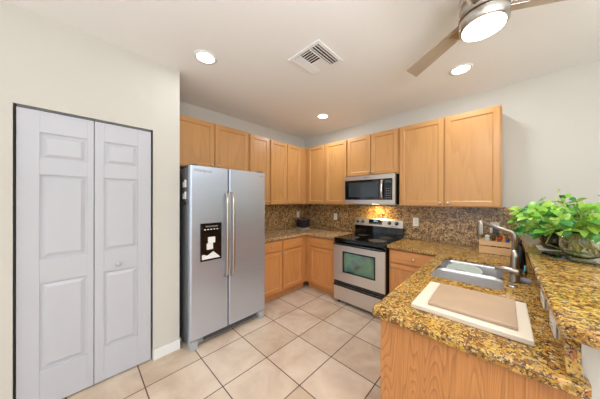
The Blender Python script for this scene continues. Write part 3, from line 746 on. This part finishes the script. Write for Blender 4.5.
# ------------------------------------------------------------------ wall outlets
def outlet(label, loc, rz, w=0.07, h=0.115, adapter=False):
    t = thing('wall_outlet', label, 'outlet', loc, rz)
    b = B(); bx(b, -w/2, w/2, -0.006, 0, -h/2, h/2); pl = obj('cover_plate', b, M_plastic, t, 0.003)
    for s in (-1, 1):
        b = B(); lathe(b, (0, -0.006, s*0.02), [(0.016, 0), (0.016, 0.002), (0.002, 0.0022)], 16, axis='-Y'); sk = obj('socket', b, M_trim, t)
        b = B(); bx(b, -0.007, -0.005, -0.0092, -0.0084, s*0.02-0.004, s*0.02+0.006); bx(b, 0.005, 0.007, -0.0092, -0.0084, s*0.02-0.004, s*0.02+0.006); obj('slots', b, M_black, sk)
    return t
outlet('white outlet on the left-wall backsplash above the dark pot', (0.0125, -0.20, 1.16), R90)
outlet('white outlet on the back wall left of the range', (0.775, -0.0125, 1.15), 0)
outlet('white outlet on the back wall right of the range', (2.09, -0.0125, 1.15), 0)
outlet('white outlet above the crate with a dark adapter plugged in', (2.885, -0.0125, 1.145), 0, 0.075, 0.12)
b = B(); bx(b, -0.026, 0.026, -0.035, 0, -0.03, 0.03)
tag(obj('plug_adapter', b, M_dgrey, None, 0.005, loc=(2.895, -0.0225, 1.115)), 'dark grey adapter plugged into the outlet above the crate', 'adapter')
t1 = outlet('white outlet on the granite upstand nearer the faucet', (3.0975, -1.66, 0.984), -R90, 0.115, 0.072)
t2 = outlet('white outlet on the granite upstand nearest the counter end', (3.0975, -1.95, 0.984), -R90, 0.115, 0.072)
for tt in (t1, t2):
    for ch in tt.children:
        if ch.name.startswith('socket'): ch.matrix_local = Matrix.Rotation(PI/2, 4, 'Y')

# ------------------------------------------------------------------ pot in the corner
t = thing('cooking_pot', 'dark bowl-shaped pot on a pale plate in the counter corner', 'pot', (0.215, -0.265, CT1+0.012))
b = B(); lathe(b, (0, 0, 0), [(0.075, 0), (0.095, 0.02), (0.118, 0.08), (0.122, 0.135), (0.128, 0.14), (0.128, 0.146), (0.117, 0.146), (0.112, 0.08), (0.08, 0.02)], 32); bo_ = obj('pot_body', b, simple('dark_enamel', rgb(34, 32, 38), 0.22), t)
b = B(); lathe(b, (0, 0, 0.1475), [(0.124, 0), (0.122, 0.008), (0.09, 0.022), (0.03, 0.03), (0.002, 0.031)], 32); ld = obj('lid', b, M_smoke if False else simple('smoked_lid', rgb(60, 56, 62), 0.15), t)
b = B(); lathe(b, (0, 0, 0.179), [(0.008, 0), (0.016, 0.012), (0.014, 0.02), (0.002, 0.022)], 16); obj('knob', b, M_black, ld)
for s in (-1, 1):
    b = B(); tube(b, [(s*0.12, -0.03, 0.125), (s*0.15, -0.02, 0.128), (s*0.15, 0.02, 0.128), (s*0.12, 0.03, 0.125)], 0.006, 8); obj('handle', b, M_black, t)
b = B(); lathe(b, (0.215, -0.265, CT1+0.0005), [(0.09, 0), (0.135, 0.006), (0.138, 0.010), (0.125, 0.0105), (0.09, 0.0105)], 32)
tag(obj('plate', b, simple('pale_plate', rgb(200, 196, 192), 0.35)), 'pale grey plate under the dark corner pot', 'plate')

# ------------------------------------------------------------------ crate and its contents
cx0, cx1, cy0, cy1 = 2.775, 3.015, -0.37, -0.22
t = thing('wooden_crate', 'small pale slatted wooden crate on the counter behind the sink', 'crate', (cx0, cy0, CT1+0.0005))
cw, cdp = cx1-cx0, cy1-cy0
b = B(); bx(b, 0.01, cw-0.01, 0.008, cdp-0.008, 0.004, 0.010); obj('bottom', b, M_crate, t)
for nm, y in (('front_slat', 0), ('back_slat', cdp-0.008)):
    for z0, z1 in ((0.002, 0.072), (0.082, 0.128)):
        b = B(); bx(b, 0, cw, y, y+0.008, z0, z1); obj(nm, b, M_crate, t, 0.001)
for x in (0.0, cw-0.009):
    b = B(); bx(b, x, x+0.009, 0.0085, cdp-0.0085, 0.002, 0.128); obj('end_board', b, M_crate, t, 0.001)
def bottle(name, label, x, y, h, r, col, capcol, neck=0.4):
    t = thing(name, label, 'bottle', (x, y, CT1+0.011))
    b = B(); lathe(b, (0, 0, 0), [(r, 0), (r, h*0.72), (r*neck+0.002, h*0.86), (r*neck, h*0.9)], 16); obj('bottle_body', b, simple('bottle_paint', col, 0.3), t)
    b = B(); lathe(b, (0, 0, h*0.9+0.0005), [(r*neck+0.003, 0), (r*neck+0.003, h*0.1), (r*neck, h*0.1+0.001)], 14); obj('cap', b, simple('cap_paint', capcol, 0.4), t)
bottle('spice_bottle', 'pale bottle with white cap at the left end of the crate', cx0+0.062, -0.30, 0.165, 0.020, rgb(206, 214, 200), rgb(240, 240, 236), 0.8)
bottle('spice_bottle', 'small red-topped bottle in the middle of the crate', cx0+0.150, -0.285, 0.142, 0.018, rgb(120, 60, 40), rgb(200, 40, 36), 0.7)
bottle('spice_bottle', 'orange bottle in the crate leaning toward the faucet side', cx0+0.185, -0.29, 0.170, 0.014, rgb(226, 140, 50), rgb(226, 130, 40), 0.5)
bottle('spice_bottle', 'blue-capped bottle at the right end of the crate', cx0+0.210, -0.325, 0.148, 0.015, rgb(50, 80, 150), rgb(40, 66, 150), 0.75)
bottle('spice_bottle', 'brown bottle with dark cap between the pale and red bottles', cx0+0.107, -0.30, 0.14, 0.019, rgb(120, 74, 40), rgb(70, 46, 36), 0.7)

# ------------------------------------------------------------------ ceiling: recessed lights, vent, fan
def can(label, x, y, power=6):
    t = thing('recessed_light', label, 'ceiling light', (x, y, H))
    b = B(); lathe(b, (0, 0, 0), [(0.095, -0.0005), (0.094, -0.005), (0.078, -0.009), (0.070, -0.006), (0.070, -0.0005)], 36); obj('trim_ring', b, M_trim, t)
    b = B(); lathe(b, (0, 0, -0.003), [(0.069, 0), (0.069, -0.002), (0.002, -0.004)], 32); obj('lens', b, emis('lamp_lens', (1.0, 0.96, 0.88, 1), 9), t)
    l = D.lights.new('downlight', 'AREA'); l.shape = 'DISK'; l.size = 0.13; l.energy = power; l.color = (0.88, 0.95, 1.0)
    o = D.objects.new('downlight', l); C.objects.link(o); o.parent = t; o.location = (0, 0, -0.02)
can('round recessed ceiling light nearest the closet and fridge', 1.07, -2.44, 2.0)
can('round recessed ceiling light over the far corner where the cabinets meet', 1.01, -0.69, 9)
can('round recessed ceiling light beside the fan, above the sink', 2.66, -0.68)
can('recessed ceiling light behind the viewer near the closet wall', 1.5, -5.0)
can('recessed ceiling light behind the viewer toward the side window', 4.6, -4.6)

t = thing('ceiling_vent', 'square white ceiling air vent with three banks of louvers', 'vent', (1.745, -1.745, H))
b = B(); h = 0.175; i_ = 0.145
for (a0, a1, c0, c1) in ((-h, h, -h, -i_), (-h, h, i_, h), (-h, -i_, -i_, i_), (i_, h, -i_, i_)): bx(b, a0, a1, c0, c1, -0.010, -0.0005)
obj('frame', b, M_trim, t, 0.003)
b = B(); bx(b, -i_, i_, -i_, i_, -0.002, -0.0007); obj('backing', b, M_darkgap, t)
def louver_x(x0, x1, y, tilt):   # slat running along x
    b = B(); d = 0.009; c, s = math.cos(tilt), math.sin(tilt)
    P = [(-d*c, -d*s), (d*c, d*s), (d*c, d*s+0.004), (-d*c, -d*s+0.004)]
    va = [b.verts.new((x0, y+p[0], -0.012+p[1]*0.8)) for p in P]; vb = [b.verts.new((x1, y+p[0], -0.012+p[1]*0.8)) for p in P]
    b.faces.new(va); b.faces.new(vb)
    for i in range(4): b.faces.new((va[i], va[(i+1) % 4], vb[(i+1) % 4], vb[i]))
    return b
def louver_y(y0, y1, x, tilt):
    b = louver_x(y0, y1, x, tilt)
    for v in b.verts: v.co = Vector((v.co.y, v.co.x, v.co.z))
    return b
for k in range(3):
    obj('louver', louver_y(-i_, i_, 0.080+k*0.026, math.radians(-28)), M_trim, t)
    obj('louver', louver_y(-i_, i_, -0.130+k*0.026, math.radians(35)), M_trim, t)
for k in range(5):
    obj('louver', louver_x(-0.058, 0.058, -0.132+k*0.027, math.radians(28)), M_trim, t)
b = B(); bx(b, -0.058, 0.058, 0.0, i_, -0.012, -0.010); obj('blank_plate', b, M_trim, t)
b = B(); bx(b, -0.061, -0.058, -i_, i_, -0.016, -0.002); bx(b, 0.058, 0.061, -i_, i_, -0.016, -0.002); obj('divider', b, M_trim, t)

FX, FY = 2.874, -1.655
t = thing('ceiling_fan', 'brushed nickel ceiling fan with tan blades and lit globe', 'ceiling fan', (FX, FY, H))
b = B(); lathe(b, (0, 0, -0.001), [(0.075, 0), (0.075, -0.02), (0.05, -0.055), (0.02, -0.06)], 32); obj('canopy', b, M_nickel, t)
b = B(); tube(b, [(0, 0, -0.055), (0, 0, -0.12)], 0.013, 14); obj('downrod', b, M_nickel, t)
b = B(); lathe(b, (0, 0, 0), [(0.03, -0.10), (0.10, -0.105), (0.110, -0.115), (0.110, -0.165), (0.104, -0.168), (0.104, -0.173), (0.110, -0.176), (0.110, -0.226), (0.09, -0.228)], 40); obj('motor_housing', b, M_nickel, t)
b = B(); lathe(b, (0, 0, 0), [(0.10, -0.2285), (0.10, -0.2395)], 40); obj('shadow_ring', b, M_darkgap, t)
b = B(); lathe(b, (0, 0, 0), [(0.108, -0.240), (0.110, -0.248), (0.108, -0.288), (0.099, -0.293), (0.092, -0.293)], 40); lr = obj('light_ring', b, M_nickel, t)
b = B(); lathe(b, (0, 0, 0), [(0.095, -0.2935), (0.093, -0.303), (0.074, -0.311), (0.04, -0.315), (0.003, -0.316)], 40)
obj('globe', b, emis('fan_globe', (1.0, 0.97, 0.90, 1), 9), t)
l = D.lights.new('fan_light', 'AREA'); l.shape = 'DISK'; l.size = 0.17; l.energy = 9; l.color = (0.94, 0.97, 1.0)
o = D.objects.new('fan_light', l); C.objects.link(o); o.parent = t; o.location = (0, 0, -0.325)
M_blade = wood('tan_fan_blade', rgb(190, 174, 154), rgb(150, 130, 110), 'X', 6, 0.4, 0.4, False)
for k, ang in enumerate((143, 27, 265)):
    e = B(); L = []
    n = 10
    for i in range(n+1):
        s = i/n; x = 0.115+0.455*s; wl = 0.044+0.016*s; L.append((x, wl))
    top = [(x+(0.035 if i == n else 0), -w_) for i, (x, w_) in enumerate(L)] + [(x, w_) for x, w_ in reversed(L)]
    poly_prism(e, top, [], -0.004, 0.004)
    bl = obj('blade', e, M_blade, t, 0.002, loc=(0, 0, -0.205)); bl.rotation_euler = (math.radians(9), 0, math.radians(ang))
    e = B(); bx(e, 0.10, 0.19, -0.025, 0.025, -0.010, -0.0045); obj('blade_arm', e, M_nickel, bl, 0.002)

# ------------------------------------------------------------------ plants on the bar
BT = 1.0905
def leaf_geo(bm, base_, d, nrm, size, mat, wide=0.8):
    """heart-shaped leaf folded on its midrib; d = direction of the tip"""
    d = d.normalized(); nrm = (nrm - d*nrm.dot(d)).normalized(); s = d.cross(nrm)
    prof = [(-0.06, 0.0), (-0.12, 0.24), (0.05, 0.46), (0.30, 0.50), (0.58, 0.38), (0.82, 0.18), (1.0, 0.0)]
    mid = [0.0, 0.02, 0.08, 0.30, 0.58, 0.82, 1.0]
    def pt(t_, w_, sg):
        drop = -0.22*t_*t_
        return base_ + (d*t_ + s*(w_*wide*sg) + nrm*(0.16*w_ + drop))*size
    mv = [bm.verts.new(pt(m_, 0, 0)) for m_ in mid]
    for sg in (-1, 1):
        ov = [mv[0]] + [bm.verts.new(pt(a, w_, sg)) for a, w_ in prof[1:-1]] + [mv[-1]]
        for i in range(len(mid)-1):
            vs = [mv[i], ov[i], ov[i+1], mv[i+1]]
            vs = list(dict.fromkeys(vs))
            if len(vs) < 3: continue
            f = bm.faces.new(vs if sg > 0 else list(reversed(vs))); f.smooth = True; f.material_index = mat
def plant(root, seed, n, rx, ry, zmin, zmax, smin, smax, mats, weights, start, trailing=(), front=0):
    """foliage (stuff) and stems under a plant root"""
    rnd = random.Random(seed)
    fol = B(); st = B()
    for i in range(n):
        a = rnd.uniform(0, 2*PI); rr_ = math.sqrt(rnd.uniform(0.03, 1))
        zt = zmin + (zmax-zmin)*rnd.uniform(0, 1)*(1-0.55*rr_*rr_)
        if math.sin(a) < -0.25 and front: zt = max(zt, front+rnd.uniform(0, 0.09))
        tip = Vector((rx*rr_*math.cos(a), ry*rr_*math.sin(a), zt))
        s0 = Vector(start) + Vector((rnd.uniform(-0.02, 0.02), rnd.uniform(-0.02, 0.02), 0))
        midp = s0.lerp(tip, 0.5) + Vector((0, 0, 0.06+0.3*max(0, s0.z-tip.z)))
        pts = [s0*(1-u)**2 + midp*2*u*(1-u) + tip*u*u for u in (0, 0.25, 0.5, 0.75, 1)]
        if i % 3 == 0: tube(st, pts, 0.0022, 5)
        out = Vector((math.cos(a), math.sin(a), 0))
        d = (out*rnd.uniform(0.3, 1.0) + Vector((rnd.uniform(-.6, .6), rnd.uniform(-.6, .6), rnd.uniform(-0.6, 0.35))))
        nr = Vector((rnd.uniform(-.4, .4), rnd.uniform(-.9, .1), rnd.uniform(0.4, 1)))
        leaf_geo(fol, tip, d, nr, rnd.uniform(smin, smax), rnd.choices(range(len(mats)), weights)[0], rnd.uniform(0.75, 1.0))
    for pts in trailing:
        P = [Vector(q) for q in pts]
        tube(st, P, 0.0035, 6)
        for j, q in enumerate(P[1:]):
            leaf_geo(fol, q, Vector((rnd.uniform(-1, 1), rnd.uniform(-1, 0.3), rnd.uniform(-0.5, 0.5))), Vector((0, -0.5, 1)), smin*0.9, rnd.choices(range(len(mats)), weights)[0])
    s_ = obj('stems', st, M_vine, root)
    f = obj('foliage', fol, mats, root, recalc=False); f['kind'] = 'stuff'

# fine-leaved plant at the left, in a small pot
t = thing('potted_herb', 'bushy small-leaved green plant at the far left end of the bar', 'plant', (3.235, -0.42, BT))
b = B(); lathe(b, (0, 0, 0), [(0.05, 0), (0.066, 0.09), (0.07, 0.10), (0.062, 0.10), (0.055, 0.085)], 28); obj('pot', b, simple('pale_green_pot', rgb(190, 200, 120), 0.5), t)
plant(t, 3, 420, 0.19, 0.20, 0.05, 0.37, 0.026, 0.044, [M_leaf[3], M_leaf[1], M_leaf[2]], [4, 3, 2], (0, 0, 0.09), [[(0.0, 0, 0.1), (-0.1, 0.02, 0.22), (-0.17, 0.05, 0.25), (-0.26, 0.04, 0.29)]])
# pothos in dark glass
t = thing('pothos_vase', 'heart-leaved pothos in a dark glass vase with a hanging vine', 'plant', (3.225, -0.80, BT+0.006))
b = B(); lathe(b, (0, 0, 0), [(0.055, 0), (0.068, 0.02), (0.072, 0.07), (0.055, 0.12), (0.048, 0.14), (0.044, 0.14), (0.051, 0.118), (0.067, 0.07), (0.063, 0.024), (0.05, 0.006)], 28); obj('vase', b, M_smoke, t)
b = B(); rnd = random.Random(5)
for i in range(16):
    a = rnd.uniform(0, 2*PI); r = rnd.uniform(0.01, 0.045); tube(b, [(0, 0, 0.13), (r*math.cos(a)*0.6, r*math.sin(a)*0.6, 0.08), (r*math.cos(a), r*math.sin(a), 0.02)], 0.004, 5)
obj('roots', b, simple('brown_roots', rgb(96, 80, 48), 0.7), t)
plant(t, 11, 130, 0.17, 0.15, 0.12, 0.40, 0.030, 0.058, [M_leaf[0], M_leaf[1], M_leaf[2]], [4, 4, 4], (0, 0, 0.13),
      [[(0.0, 0, 0.13), (0.01, -0.09, 0.21), (-0.03, -0.13, 0.12), (-0.055, -0.14, 0.05), (0.0, -0.16, 0.03)], [(0, 0, 0.13), (0.0, 0.0, 0.32), (0.02, 0.0, 0.43)]], front=0.19)
# larger pothos in a wide glass bowl on a glass plate
t = thing('pothos_bowl', 'large lime-green pothos in a wide clear glass bowl at the right', 'plant', (3.30, -1.08, BT+0.012))
b = B(); lathe(b, (0, 0, 0), [(0.05, 0), (0.075, 0.02), (0.090, 0.07), (0.088, 0.12), (0.074, 0.16), (0.070, 0.16), (0.084, 0.12), (0.086, 0.07), (0.071, 0.024), (0.045, 0.006)], 36); obj('glass_bowl', b, M_water, t)
b = B()
for i in range(40):
    a = rnd.uniform(0, 2*PI); r = rnd.uniform(0.02, 0.068); tube(b, [(0, 0, 0.14), (r*math.cos(a)*0.8, r*math.sin(a)*0.8, 0.09), (r*math.cos(a+0.5), r*math.sin(a+0.5), rnd.uniform(0.025, 0.07))], 0.0045, 5)
obj('roots', b, simple('olive_roots', rgb(196, 186, 110), 0.7), t)
plant(t, 21, 260, 0.30, 0.20, 0.12, 0.40, 0.034, 0.070, [M_leaf[0], M_leaf[1], M_leaf[2]], [5, 4, 3], (0, 0, 0.14),
      [[(0, 0, 0.14), (-0.05, 0.0, 0.27), (-0.08, -0.02, 0.36)], [(0, 0, 0.14), (0.08, 0.0, 0.30), (0.12, -0.02, 0.37)]], front=0.15)
b = B(); lathe(b, (3.30, -1.08, BT), [(0.10, 0.0), (0.165, 0.006), (0.168, 0.010), (0.16, 0.0105), (0.10, 0.005)], 40)
tag(obj('glass_plate', b, M_glass), 'clear glass plate under the wide pothos bowl', 'plate')
b = B(); bx(b, 3.14, 3.36, -0.90, -0.70, BT, BT+0.005)
o = obj('napkin', b, simple('white_cloth', rgb(236, 234, 226), 0.8), None, 0.002)
tag(o, 'folded white cloth under the dark glass vase', 'napkin')

# ------------------------------------------------------------------ groups of like things
GR = {'upper_cabinet': 'oak upper cabinets', 'base_cabinet': 'oak base cabinets', 'wall_outlet': 'white wall outlets',
      'spice_bottle': 'small bottles in the wooden crate', 'recessed_light': 'round recessed ceiling lights', 'magnet_clip': 'white magnetic clips on the refrigerator'}
for o in D.objects:
    k = o.name.split('.')[0]
    if o.parent is None and k in GR: o['group'] = GR[k]
